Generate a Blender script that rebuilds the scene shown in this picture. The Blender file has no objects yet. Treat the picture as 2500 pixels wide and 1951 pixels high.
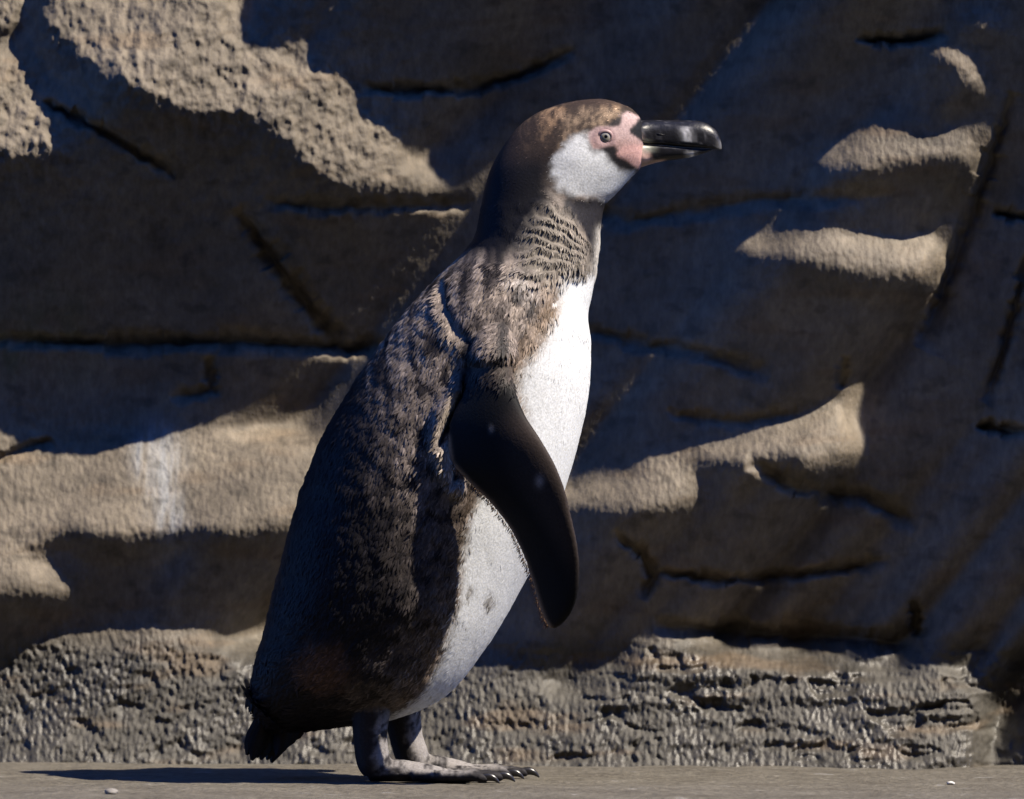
import bpy, bmesh, math, random
import numpy as np
from mathutils import Vector

random.seed(7)
RNG = np.random.default_rng(11)
scene = bpy.context.scene
COL = scene.collection

# ------------------------------------------------------------------ camera, sky, sun, exposure
PPM = 2570.0                 # photograph pixels per metre at the penguin
DCAM = 8.0                   # camera to penguin, metres
HCAM = 0.3619
cam_d = bpy.data.cameras.new('camera')
cam = bpy.data.objects.new('camera', cam_d)
COL.objects.link(cam)
cam.location = (0.0, -DCAM, HCAM)
cam.rotation_euler = (math.radians(90), 0, 0)
cam_d.sensor_width = 36.0
cam_d.lens = 36.0 * DCAM / (2500 / PPM)
cam_d.clip_start = 0.1
cam_d.clip_end = 500.0
cam_d.dof.use_dof = True
cam_d.dof.focus_distance = DCAM - 0.05
cam_d.dof.aperture_fstop = 9.0
scene.camera = cam

CL = 0.26                    # how far the sun stands out from the wall (towards the viewer)
SUN = Vector((0.615, -CL, 0.788)).normalized()
EL = math.asin(SUN.z)
world = bpy.data.worlds.new('World')
scene.world = world
world.use_nodes = True
wn = world.node_tree
sky = wn.nodes.new('ShaderNodeTexSky')
sky.sky_type = 'NISHITA'
sky.sun_disc = False
sky.sun_elevation = EL
sky.sun_rotation = math.atan2(SUN.x, SUN.y)
sky.altitude = 3000.0
sky.air_density = 0.8
sky.dust_density = 0.0
sky.ozone_density = 8.0
bg = wn.nodes['Background']
deep = wn.nodes.new('ShaderNodeMix')          # a deep, clean blue sky, the same all over
deep.data_type = 'RGBA'
deep.blend_type = 'MULTIPLY'
deep.inputs[0].default_value = 1.0
deep.inputs[7].default_value = (0.48, 0.85, 1.4, 1.0)
wn.links.new(sky.outputs[0], deep.inputs[6])
wn.links.new(deep.outputs[2], bg.inputs[0])
bg.inputs[1].default_value = 0.135

sun_d = bpy.data.lights.new('sun', 'SUN')
sun = bpy.data.objects.new('sun', sun_d)
COL.objects.link(sun)
sun_d.energy = 5.0
sun_d.angle = math.radians(0.53)
sun_d.color = (1.0, 0.895, 0.745)
sun.rotation_euler = SUN.to_track_quat('Z', 'Y').to_euler()
sun.location = (3, -2, 4)

scene.view_settings.view_transform = 'Standard'
scene.view_settings.look = 'None'
scene.view_settings.gamma = 1.0
scene.view_settings.use_curve_mapping = False
scene.view_settings.exposure = 1.30
scene.render.resolution_x = 1024
scene.render.resolution_y = 799

# ------------------------------------------------------------------ helpers
K = 2500.0 / 2183.0

def P2X(px):                  # measured picture position -> metres in the penguin's plane
    return (np.asarray(px, float) * K - 1250.0) / PPM

def P2Z(py):
    return (1905.0 - np.asarray(py, float) * K) / PPM

def X2P(x):
    return (np.asarray(x) * PPM + 1250.0) / K

def Z2P(z):
    return (1905.0 - np.asarray(z) * PPM) / K

def smooth01(e0, e1, x):
    t = np.clip((x - e0) / (e1 - e0), 0, 1)
    return t * t * (3 - 2 * t)

def hash2(i, j, seed):
    i = i.astype(np.int64); j = j.astype(np.int64)
    h = (i * 374761393 + j * 668265263 + seed * 1442695041) & 0xFFFFFFFF
    h = ((h ^ (h >> 13)) * 1274126177) & 0xFFFFFFFF
    h = ((h ^ (h >> 16)) * 2246822519) & 0xFFFFFFFF
    return ((h ^ (h >> 15)) & 0xFFFFFF) / float(0xFFFFFF)

def vnoise(x, y, seed=0):     # smooth 2-D noise, about -1..1
    x = np.asarray(x, float); y = np.asarray(y, float)
    i = np.floor(x); j = np.floor(y)
    fx = x - i; fy = y - j
    ux = fx * fx * fx * (fx * (fx * 6 - 15) + 10); uy = fy * fy * fy * (fy * (fy * 6 - 15) + 10)
    def grad(di, dj):
        a = hash2(i + di, j + dj, seed) * 2 * math.pi
        return np.cos(a) * (fx - di) + np.sin(a) * (fy - dj)
    a = grad(0, 0); b = grad(1, 0); c = grad(0, 1); d = grad(1, 1)
    return 1.5 * ((a * (1 - ux) + b * ux) * (1 - uy) + (c * (1 - ux) + d * ux) * uy)

def fbm(x, y, seed=0, octs=4, gain=0.5):
    s = 0; a = 1.0
    for o in range(octs):
        s = s + a * vnoise(x * 2 ** o + o * 17.3, y * 2 ** o - o * 9.1, seed + o)
        a *= gain
    return s

def cells(x, y, seed=0):      # distance to the nearest scattered point
    i = np.floor(x); j = np.floor(y)
    best = np.full(np.shape(x), 9.0)
    for di in (-1, 0, 1):
        for dj in (-1, 0, 1):
            px = i + di + hash2(i + di, j + dj, seed)
            py = j + dj + hash2(i + di, j + dj, seed + 77)
            best = np.minimum(best, (px - x) ** 2 + (py - y) ** 2)
    return np.sqrt(best)

def in_poly(x, y, poly):
    inside = np.zeros(np.shape(x), bool)
    n = len(poly)
    for k in range(n):
        x1, y1 = poly[k]; x2, y2 = poly[(k + 1) % n]
        if y1 == y2:
            continue
        c = ((y1 > y) != (y2 > y)) & (x < (x2 - x1) * (y - y1) / (y2 - y1) + x1)
        inside ^= c
    return inside

def seg_dist(x, y, line):     # distance to a polyline and side (+ above-right of its run)
    best = np.full(np.shape(x), 1e9); side = np.zeros(np.shape(x)); along = np.zeros(np.shape(x))
    n = len(line) - 1
    for k in range(n):
        ax, ay = line[k]; bx, by = line[k + 1]
        dx, dy = bx - ax, by - ay
        L2 = dx * dx + dy * dy
        t = np.clip(((x - ax) * dx + (y - ay) * dy) / L2, 0, 1)
        d = np.hypot(x - ax - t * dx, y - ay - t * dy)
        m = d < best
        best = np.where(m, d, best)
        side = np.where(m, np.sign((x - ax) * dy - (y - ay) * dx), side)
        along = np.where(m, (k + t) / n, along)
    return best, side, along

def bilinear(A, fi, fj):
    i = np.clip(np.floor(fi).astype(int), 0, A.shape[0] - 2); j = np.clip(np.floor(fj).astype(int), 0, A.shape[1] - 2)
    u = np.clip(fi - i, 0, 1); v = np.clip(fj - j, 0, 1)
    return (A[i, j] * (1 - u) * (1 - v) + A[i + 1, j] * u * (1 - v) + A[i, j + 1] * (1 - u) * v + A[i + 1, j + 1] * u * v)

def np_mesh(name, verts, faces, smooth=True, colors=None):
    """faces: an (n,3) or (n,4) array"""
    me = bpy.data.meshes.new(name)
    verts = np.ascontiguousarray(verts, np.float32); faces = np.ascontiguousarray(faces, np.int32)
    k = faces.shape[1]
    me.vertices.add(len(verts)); me.vertices.foreach_set('co', verts.ravel())
    me.loops.add(faces.size); me.loops.foreach_set('vertex_index', faces.ravel())
    me.polygons.add(len(faces))
    me.polygons.foreach_set('loop_start', np.arange(0, faces.size, k, dtype=np.int32))
    me.polygons.foreach_set('loop_total', np.full(len(faces), k, np.int32))
    me.update(calc_edges=True)
    me.validate()
    if smooth:
        me.polygons.foreach_set('use_smooth', np.ones(len(faces), bool))
    if colors is not None:
        at = me.color_attributes.new('tint', 'FLOAT_COLOR', 'POINT')
        c = np.ones((len(verts), 4), np.float32); c[:, :colors.shape[1]] = colors
        at.data.foreach_set('color', c.ravel())
    return me

def link(name, me, mat, parent=None):
    o = bpy.data.objects.new(name, me)
    if mat is not None:
        me.materials.clear(); me.materials.append(mat)
    COL.objects.link(o)
    if parent is not None:
        o.parent = parent
    return o

def empty(name, loc, label, cat):
    o = bpy.data.objects.new(name, None)
    o.empty_display_size = 0.05
    COL.objects.link(o)
    o.location = loc
    o['label'] = label; o['category'] = cat
    return o

def material(name, rough=0.8, spec=0.3):
    m = bpy.data.materials.new(name); m.use_nodes = True
    nt = m.node_tree
    b = nt.nodes['Principled BSDF']
    b.inputs['Roughness'].default_value = rough
    b.inputs['Specular IOR Level'].default_value = spec
    return m, nt, b

def node(nt, kind, **kw):
    n = nt.nodes.new(kind)
    for k, v in kw.items():
        if k.startswith('i_'):
            n.inputs[k[2:].replace('_', ' ')].default_value = v
        else:
            setattr(n, k, v)
    return n
# ------------------------------------------------------------------ the rock wall
# the bulges of the rock that catch the grazing sun, and the hollows between them
BULGES = [
 [(490,-90),(490,70),(535,95),(560,122),(600,132),(660,148),(712,170),(745,212),(780,232),(822,268),(842,308),(870,340),(915,370),(965,405),(915,420),(850,415),(800,410),(740,400),(700,375),(650,345),(612,315),(600,280),(560,262),(500,245),(440,255),(390,240),(350,225),(310,200),(260,175),(200,140),(160,110),(120,80),(90,60),(85,-90)],
 [(-90,-90),(35,-90),(38,40),(20,60),(-90,65)],
 [(-90,95),(0,108),(35,125),(45,190),(75,220),(105,235),(125,300),(131,325),(115,335),(75,330),(45,325),(30,345),(-90,350)],
 [(-90,850),(0,867),(30,880),(60,893),(110,900),(180,908),(240,922),(300,930),(340,928),(400,922),(480,922),(560,925),(640,928),(700,930),(720,1100),(600,1141),(575,1134),(500,1146),(425,1131),(395,1141),(345,1151),(280,1154),(200,1146),(175,1134),(135,1146),(92,1164),(90,1186),(37,1181),(60,1206),(90,1206),(120,1241),(160,1271),(150,1281),(100,1276),(50,1271),(-90,1285)],
 [(-90,1500),(0,1440),(30,1420),(60,1385),(100,1370),(200,1360),(300,1355),(380,1357),(430,1365),(455,1372),(462,1390),(540,1395),(700,1400),(850,1420),(1000,1437),(1091,1459),(1141,1454),(1181,1471),(1231,1479),(1281,1446),(1326,1441),(1329,1406),(1361,1386),(1441,1385),(1516,1384),(1566,1396),(1631,1404),(1691,1411),(1751,1416),(1791,1406),(1831,1426),(1891,1434),(1941,1436),(2016,1431),(2041,1446),(2121,1446),(2091,1481),(2106,1496),(2096,1551),(2086,1700),(-90,1700)],
 [(1100,1050),(1206,1044),(1326,1026),(1371,991),(1411,974),(1461,959),(1516,959),(1571,951),(1621,929),(1681,911),(1731,896),(1761,884),(1786,851),(1805,825),(1825,825),(1820,850),(1806,876),(1816,916),(1831,951),(1826,976),(1781,1006),(1721,1001),(1686,971),(1636,986),(1626,1016),(1591,991),(1541,989),(1491,994),(1476,1006),(1476,1081),(1441,1091),(1371,1091),(1256,1086),(1100,1080)],
 [(1741,360),(1791,320),(1831,290),(1871,287),(1941,302),(1986,315),(2016,295),(2041,287),(2071,310),(2079,330),(2071,380),(2064,397),(2056,360),(2016,345),(1941,360),(1866,372),(1791,375)],
 [(1561,545),(1591,522),(1691,515),(1746,507),(1841,517),(1911,525),(1961,520),(1986,502),(2009,540),(2001,580),(1991,612),(1951,597),(1891,602),(1816,590),(1741,575),(1656,550)],
 [(2022,58),(2058,28),(2124,28),(2144,52),(2136,82),(2081,74)],
 [(1960,130),(1986,105),(2021,110),(2041,130),(2076,155),(2101,190),(2096,215),(2056,195),(2026,185),(2041,160),(2011,135)],
]
# clefts and ledge lines: points, half width, depth, step (one side prouder than the other)
CLEFTS = [
 ([(90,215),(160,250),(230,285),(290,320),(375,372)], 9, .016, .004),
 ([(500,440),(560,520),(600,580),(640,630),(680,680),(722,732)], 16, .020, .012),
 ([(-60,722),(250,730),(520,725),(740,742),(860,735)], 14, .016, -.010),
 ([(765,185),(850,192),(1000,185),(1100,160),(1230,105)], 10, .013, -.008),
 ([(2150,200),(2120,300),(2095,380),(2075,445),(2030,560),(2000,660),(1960,740)], 13, .016, -.02),
 ([(2110,450),(2190,468),(2300,470)], 9, .016, .0),
 ([(2080,903),(2140,915),(2250,928)], 9, .018, .0),
 ([(2240,440),(2175,600),(2140,740),(2100,860)], 9, .014, .0),
 ([(1390,1218),(1550,1236),(1700,1226),(1900,1195)], 9, .014, -.004),
 ([(1310,1135),(1370,1180),(1392,1230),(1370,1275)], 10, .013, .0),
 ([(1390,1335),(1600,1352),(1800,1362),(1965,1372)], 17, .020, -.006),
 ([(1950,1280),(1958,1360)], 9, .014, .0),
 ([(1820,86),(1900,92),(2010,78)], 9, .014, -.005),
 ([(1240,700),(1380,735),(1500,752),(1640,800)], 12, .010, -.006),
 ([(1800,760),(1790,830)], 8, .008, .0),
 ([(1590,980),(1700,1040),(1850,1060),(1960,1120)], 14, .013, -.006),
 ([(-60,985),(0,975),(60,952),(105,940)], 9, .010, .0),
 ([(1420,880),(1560,900),(1700,880)], 10, .006, .0),
 ([(1150,430),(1350,470),(1600,430),(1900,420)], 14, .008, -.006),
 ([(560,430),(700,440),(860,436),(1010,430)], 12, .009, -.006),
 ([(440,760),(445,830),(360,850)], 10, .009, .003),
]
YW0 = 0.36                    # mean wall depth behind the penguin
WS = (DCAM + YW0) / DCAM      # the wall is a little farther off than the bird

def WX(px): return P2X(px) * WS
def WZ(py): return HCAM + (P2Z(py) - HCAM) * WS
def WPX(x): return X2P(np.asarray(x) / WS)
def WPY(z): return Z2P(HCAM + (np.asarray(z) - HCAM) / WS)

CP = CL / math.hypot(0.615, 0.788)                  # slope of the light along the wall
TX, TZ = 0.615 / math.hypot(0.615, 0.788), 0.788 / math.hypot(0.615, 0.788)   # towards the sun, along the wall

def solve_relief():
    h = 0.0025
    n = 1024
    c0 = (n - 1) / 2 * h
    s = np.arange(n) * h - c0; t = np.arange(n) * h - c0
    S, T = np.meshgrid(s, t, indexing='ij')
    # s runs across the light, t towards the sun
    X = S * TZ + T * TX
    Z = -S * TX + T * TZ + 0.36
    px = WPX(X); py = WPY(Z)
    wx = px + 7 * vnoise(px / 30, py / 30, 3) + 4 * vnoise(px / 11, py / 11, 4)
    wy = py + 7 * vnoise(px / 30, py / 30, 5) + 4 * vnoise(px / 11, py / 11, 6)
    lit = np.zeros(X.shape, bool)
    for b in BULGES:
        lit |= in_poly(wx, wy, b)
    # outside the picture the rock goes on with bulges and hollows of its own
    out = (px < -80) | (px > 2260) | (py < -80)
    lit = np.where(out, fbm(px / 420, py / 260, 21, 3) > 0.35, lit)
    g = np.where(lit, -0.50, CP)
    low = py > 1340
    g = np.where(lit & low, -0.20, g)
    marg = np.zeros(g.shape)
    for k in range(n):
        row = lit[k]
        e = np.flatnonzero(np.diff(row.astype(np.int8)))
        b = np.concatenate(([0], e + 1, [n]))
        for a0, a1 in zip(b[:-1], b[1:]):
            if row[a0]:
                continue
            u = (np.arange(a0, a1) - a0 + 0.5) * h
            L = (a1 - a0) * h
            A = 0.50 * min(1.0, L / 0.05)
            ell = max(0.012, 0.20 * L)
            marg[k, a0:a1] = np.minimum(0.005, 0.16 * np.minimum(u, L - u))
            g[k, a0:a1] = CP * 1.02 + A * (np.exp(-(L - u) / ell) - np.exp(-u / ell))
    win = np.minimum(1, np.minimum(np.minimum(S - s[0], s[-1] - S), np.minimum(T - t[0], t[-1] - T)) / 0.12)
    gm = g.mean()
    g = (g - gm) * np.clip(win, 0, 1)
    kk = 2 * math.pi * np.fft.fftfreq(n, h)
    KS, KT = np.meshgrid(kk, kk, indexing='ij')
    G = np.fft.fft2(g)
    d = np.real(np.fft.ifft2(-1j * KT * G / (KT ** 2 + 0.008 * KS ** 2 + 0.08)))
    d = d + gm * T
    # settle the relief so that ledges stand just proud enough to shade the hollows below them
    gauss = np.exp(-0.5 * (KS ** 2 + KT ** 2) * (2.2 * h) ** 2)
    ease = np.exp(-0.5 * ((KS * 4.5 * h) ** 2 + (KT * 1.0 * h) ** 2))
    for it in range(14):
        e = d - CP * T
        H = np.maximum.accumulate(e[:, ::-1], 1)[:, ::-1]
        H = np.concatenate((H[:, 1:], np.full((n, 1), -9.0)), 1)
        dn = np.where(lit, 0, np.minimum(H - 1.4 * marg - e, 0))
        dn = np.where(H < -5, 0, np.maximum(dn, -0.02))
        d = d + np.real(np.fft.ifft2(np.fft.fft2(dn) * gauss))
        if it in (6, 10):
            d = np.real(np.fft.ifft2(np.fft.fft2(d - gm * T) * ease)) + gm * T
    d = np.real(np.fft.ifft2(np.fft.fft2(d - gm * T) * np.exp(-0.5 * ((KS * 2.0 * h) ** 2 + (KT * 1.0 * h) ** 2)))) + gm * T
    soft_lit = np.real(np.fft.ifft2(np.fft.fft2(lit.astype(float)) * np.exp(-0.5 * (KS ** 2 + KT ** 2) * (5 * h) ** 2)))
    return d, soft_lit, c0, h

RELIEF, BULGE, RC0, RH = solve_relief()

def wall_depth(X, Z):
    """how far the rock stands out towards the viewer at a point of the wall"""
    zc = Z - 0.36
    S = X * TZ - zc * TX; T = X * TX + zc * TZ
    d = bilinear(RELIEF, (S + RC0) / RH, (T + RC0) / RH)
    px = WPX(X); py = WPY(Z)
    wx = px + 6 * vnoise(px / 26, py / 26, 31); wy = py + 6 * vnoise(px / 26, py / 26, 32)
    for line, hw, dep, step in CLEFTS:
        m = (px > min(p[0] for p in line) - 160) & (px < max(p[0] for p in line) + 160) & \
            (py > min(p[1] for p in line) - 160) & (py < max(p[1] for p in line) + 160)
        if not m.any():
            continue
        q, sd, al = seg_dist(wx[m], wy[m], line)
        taper = np.clip(np.minimum(al, 1 - al) * 6, 0, 1) ** 0.6
        w = 1.15 * hw * (0.7 + 0.5 * hash2(np.floor(al * 9), al * 0, 5))
        d[m] += taper * (-1.1 * dep * np.exp(-(q / w) ** 2) + 0.35 * step * sd * np.exp(-q / 60.0) * (1 - np.exp(-(q / w) ** 2)))
    u = (px - 1010) * 0.788 + (py - 250) * 0.615; v = (px - 1010) * 0.615 - (py - 250) * 0.788
    d = d - 0.018 * np.exp(-((u / 45) ** 2 + (v / 150) ** 2))        # hollow beside the tip of the upper bulge
    # foot of the wall runs out towards the viewer
    d = d + 0.012 * smooth01(0.05, -0.02, Z) - 0.015 * smooth01(-0.45, 0.45, X)
    # roughness: lumpy pits high on the left, upright streaks in the middle band, ragged layers low on the right
    pit = smooth01(700, 350, py) * smooth01(1050, 700, px) 
    lowz = smooth01(1330, 1400, py)
    lowr = lowz * smooth01(900, 1200, px)
    rough = 0.0016 * fbm(X / 0.05, Z / 0.05, 41, 4)
    c = cells(X / 0.013 + 0.3 * vnoise(X / .01, Z / .01, 9), Z / 0.017, 51)
    rough = rough + pit * (0.0054 * np.minimum(c, 0.75) + 0.0021 * fbm(X / 0.012, Z / 0.016, 43, 3))
    rough = rough + (0.0008 + 0.0012 * lowz) * fbm(X / 0.0042, Z / 0.008, 45, 2)
    rough = rough + lowz * (0.0010 * fbm(X / 0.008, Z / 0.010, 46, 3))
    lay = vnoise(X / 0.09 + 2 * vnoise(X / .2, Z / .05, 4), Z / 0.016, 47)
    hole = np.clip(fbm(X / 0.075 + 0.4 * vnoise(X / .02, Z / .02, 44), Z / 0.030, 48, 3) - 0.22, 0, 0.8)
    rough = rough + lowr * (0.0030 * lay - 0.017 * hole)
    rough = rough - lowz * (1 - lowr) * 0.008 * np.clip(fbm(X / 0.045, Z / 0.03, 49, 3) - 0.25, 0, 1)
    out = np.clip(1.6 * bilinear(BULGE, (S + RC0) / RH, (T + RC0) / RH), 0, 1)      # bulges are rough, hollows worn smoother
    return d + rough * (0.35 + 0.65 * out)

def wall_tint(X, Z):
    """stains: pale droppings streak, rusty and green patches (rgb multipliers and a whiteness)"""
    px = WPX(X); py = WPY(Z)
    n1 = fbm(px / 300, py / 160, 61, 4); n2 = fbm(px / 120, py / 200, 63, 4)
    base = np.array([0.121, 0.101, 0.076])
    c = base[None] * (1 + 0.22 * n1[:, None] + 0.10 * n2[:, None])
    grey = np.array([0.052, 0.048, 0.041])
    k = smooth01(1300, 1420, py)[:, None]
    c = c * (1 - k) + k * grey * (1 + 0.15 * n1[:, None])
    rust = smooth01(0.15, 0.8, fbm(px / 260, py / 60, 65, 3))[:, None]
    c = c * (1 - 0.5 * rust) + 0.5 * rust * np.array([0.112, 0.078, 0.047])
    green = (smooth01(260, 60, px) * smooth01(520, 650, py) * smooth01(860, 760, py) * smooth01(-0.3, 0.6, n2))[:, None]
    c = c * (1 - 0.6 * green) + 0.6 * green * np.array([0.06, 0.075, 0.035])
    drip = np.exp(-((px - 335 - 0.12 * (py - 930) + 10 * n2) / (34 + 12 * n1)) ** 2) * smooth01(860, 935, py) * smooth01(1330, 1050, py)
    drip = np.maximum(drip, 0.8 * np.exp(-((px - 290 - 0.05 * (py - 930)) / 22) ** 2) * smooth01(900, 940, py) * smooth01(1060, 960, py))
    drip = (np.clip(drip * (0.85 + 0.6 * fbm(px / 14, py / 90, 67, 3)), 0, 1) * 0.85)[:, None]
    c = c * (1 - drip) + drip * np.array([0.21, 0.215, 0.22])
    gr = fbm(px / 9, py / 22, 69, 3)
    c = c * (1 + 0.13 * gr[:, None])
    dirt = smooth01(0.2, 0.9, fbm(px / 60, py / 40, 71, 4))[:, None]
    c = c * (1 - 0.35 * dirt)
    wet = np.clip(0.12 + 0.75 * k[:, 0] * smooth01(-0.5, 0.5, n2) + 0.25 * smooth01(1100, 1500, px), 0, 1)
    return np.hstack((np.clip(c, 0.02, 0.9), wet[:, None]))

def rock_material():
    m, nt, b = material('weathered_rock', 0.78, 0.34)
    at = node(nt, 'ShaderNodeVertexColor', layer_name='tint')
    tc = node(nt, 'ShaderNodeTexCoord')
    mp = node(nt, 'ShaderNodeMapping'); mp.inputs['Scale'].default_value = (1, 1, 0.55)
    nt.links.new(tc.outputs['Object'], mp.inputs['Vector'])
    n1 = node(nt, 'ShaderNodeTexNoise', i_Scale=420.0, i_Detail=4.0, i_Roughness=0.65)
    n2 = node(nt, 'ShaderNodeTexNoise', i_Scale=90.0, i_Detail=5.0, i_Roughness=0.6)
    nt.links.new(mp.outputs[0], n1.inputs['Vector']); nt.links.new(mp.outputs[0], n2.inputs['Vector'])
    rmp = node(nt, 'ShaderNodeMapRange'); rmp.inputs[1].default_value = 0.3; rmp.inputs[2].default_value = 0.7
    rmp.inputs[3].default_value = 0.72; rmp.inputs[4].default_value = 1.22
    nt.links.new(n2.outputs['Fac'], rmp.inputs[0])
    mx = node(nt, 'ShaderNodeMix', data_type='RGBA', blend_type='MULTIPLY'); mx.inputs[0].default_value = 1.0
    nt.links.new(at.outputs['Color'], mx.inputs[6]); nt.links.new(rmp.outputs[0], mx.inputs[7])
    nt.links.new(mx.outputs[2], b.inputs['Base Color'])
    rw = node(nt, 'ShaderNodeMapRange'); rw.inputs[3].default_value = 0.82; rw.inputs[4].default_value = 0.38
    nt.links.new(at.outputs['Alpha'], rw.inputs[0]); nt.links.new(rw.outputs[0], b.inputs['Roughness'])
    bp = node(nt, 'ShaderNodeBump'); bp.inputs['Strength'].default_value = 0.7; bp.inputs['Distance'].default_value = 0.0012
    nt.links.new(n1.outputs['Fac'], bp.inputs['Height'])
    nt.links.new(bp.outputs[0], b.inputs['Normal'])
    return m

ROCK = rock_material()

def grid_axis(lo, hi, flo, fhi, fine, coarse):
    a = np.arange(flo, fhi, fine)
    l = np.arange(flo - coarse, lo, -coarse)[::-1]; r = np.arange(a[-1] + coarse, hi, coarse)
    return np.concatenate((l, a, r))

def build_wall():
    root = empty('rock_face', (0, YW0, 0), 'tall brown rock face with sunlit bulges and dark clefts behind the penguin', 'rock face')
    xs = grid_axis(-1.15, 1.15, -0.56, 0.56, WALL_STEP, 0.006)
    zs = grid_axis(-0.05, 1.25, -0.02, 0.80, WALL_STEP, 0.006)
    X, Z = np.meshgrid(xs, zs, indexing='ij')
    D = wall_depth(X.ravel(), Z.ravel())
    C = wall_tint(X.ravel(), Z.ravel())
    V = np.stack((X.ravel(), -D, Z.ravel()), 1)
    nx, nz = X.shape
    idx = np.arange(nx * nz).reshape(nx, nz)
    F = np.stack((idx[:-1, :-1], idx[1:, :-1], idx[1:, 1:], idx[:-1, 1:]), -1).reshape(-1, 4)
    # which mass of the rock each face belongs to, divided along the clefts
    fc = V[F].mean(1)
    px = WPX(fc[:, 0]); py = WPY(fc[:, 2])
    px = px + 8 * vnoise(px / 30, py / 30, 81); py = py + 8 * vnoise(px / 30, py / 30, 82)
    def yline(pts):
        return np.interp(px, [p[0] for p in pts], [p[1] for p in pts])
    def xline(pts):
        return np.interp(py, [p[1] for p in pts], [p[0] for p in pts])
    part = np.zeros(len(F), int)
    right = px > xline([(2150, 200), (2095, 380), (2030, 560), (1960, 740), (1955, 1000), (1958, 1360)])
    foot = py > yline([(0, 1300), (500, 1310), (1000, 1350), (1390, 1335), (1965, 1372), (2300, 1400)])
    mid = py > yline([(0, 722), (520, 725), (860, 735), (1240, 700), (1640, 800), (1960, 740)])
    topr = py < yline([(-100, -300), (600, -300), (765, 185), (1000, 185), (1230, 105), (1820, 86), (2010, 78), (2150, 60)])
    leftw = px < xline([(-60, -60), (90, 215), (375, 372), (500, 440), (722, 732), (725, 800)])
    part[:] = 0
    part[leftw] = 1
    part[topr] = 2
    part[mid] = 3
    part[mid & (px > xline([(1060, 700), (1310, 1135), (1392, 1230), (1370, 1400)]))] = 4
    part[right] = 5
    part[foot] = 6
    names = ['rock_slab', 'rock_slab', 'rock_overhang', 'rock_ledge', 'rock_ledge', 'rock_pillar', 'rock_foot']
    me_all = np_mesh('tmp', V, F)
    nrm = np.empty(len(V) * 3, np.float32); me_all.vertices.foreach_get('normal', nrm); nrm = nrm.reshape(-1, 3)
    bpy.data.meshes.remove(me_all)
    for p, nm in enumerate(names):
        f = F[part == p]
        if not len(f):
            continue
        used, inv = np.unique(f, return_inverse=True)
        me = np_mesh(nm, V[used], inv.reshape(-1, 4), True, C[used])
        me.normals_split_custom_set_from_vertices(nrm[used].tolist())
        link(nm, me, ROCK, root)
    return root

WALL_STEP = 0.00138
build_wall()

# ------------------------------------------------------------------ the ground
def ground_material():
    m, nt, b = material('trodden_concrete', 0.85, 0.25)
    tc = node(nt, 'ShaderNodeTexCoord')
    n1 = node(nt, 'ShaderNodeTexNoise', i_Scale=14.0, i_Detail=6.0, i_Roughness=0.6)
    n2 = node(nt, 'ShaderNodeTexNoise', i_Scale=120.0, i_Detail=4.0, i_Roughness=0.65)
    n3 = node(nt, 'ShaderNodeTexNoise', i_Scale=28.0, i_Detail=3.0)
    for n in (n1, n2, n3):
        nt.links.new(tc.outputs['Object'], n.inputs['Vector'])
    cr = node(nt, 'ShaderNodeValToRGB')
    cr.color_ramp.elements[0].position = 0.30; cr.color_ramp.elements[0].color = (0.062, 0.054, 0.042, 1)
    cr.color_ramp.elements[1].position = 0.72; cr.color_ramp.elements[1].color = (0.106, 0.096, 0.078, 1)
    nt.links.new(n1.outputs['Fac'], cr.inputs[0])
    wr = node(nt, 'ShaderNodeMapRange'); wr.inputs[1].default_value = 0.66; wr.inputs[2].default_value = 0.72
    nt.links.new(n3.outputs['Fac'], wr.inputs[0])
    mw = node(nt, 'ShaderNodeMix', data_type='RGBA'); mw.inputs[7].default_value = (0.18, 0.176, 0.168, 1)
    wm = node(nt, 'ShaderNodeMath', operation='MULTIPLY'); wm.inputs[1].default_value = 0.6
    nt.links.new(wr.outputs[0], wm.inputs[0])
    nt.links.new(wm.outputs[0], mw.inputs[0]); nt.links.new(cr.outputs[0], mw.inputs[6])
    r2 = node(nt, 'ShaderNodeMapRange'); r2.inputs[1].default_value = 0.3; r2.inputs[2].default_value = 0.7
    r2.inputs[3].default_value = 0.52; r2.inputs[4].default_value = 1.38
    nt.links.new(n2.outputs['Fac'], r2.inputs[0])
    mx = node(nt, 'ShaderNodeMix', data_type='RGBA', blend_type='MULTIPLY'); mx.inputs[0].default_value = 1.0
    nt.links.new(mw.outputs[2], mx.inputs[6]); nt.links.new(r2.outputs[0], mx.inputs[7])
    nt.links.new(mx.outputs[2], b.inputs['Base Color'])
    bp = node(nt, 'ShaderNodeBump'); bp.inputs['Strength'].default_value = 0.8; bp.inputs['Distance'].default_value = 0.005
    nt.links.new(n2.outputs['Fac'], bp.inputs['Height']); nt.links.new(bp.outputs[0], b.inputs['Normal'])
    return m

def ground_height(x, y):
    near = np.exp(-((x / 1.2) ** 2)) 
    return near * (0.0012 * fbm(x / 0.06, y / 0.06, 91, 4) + 0.0035 * vnoise(x / 0.25, y / 0.3, 92) * smooth01(0.12, 0.24, np.abs(y) + np.abs(x + 0.05) * 0.3))

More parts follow.
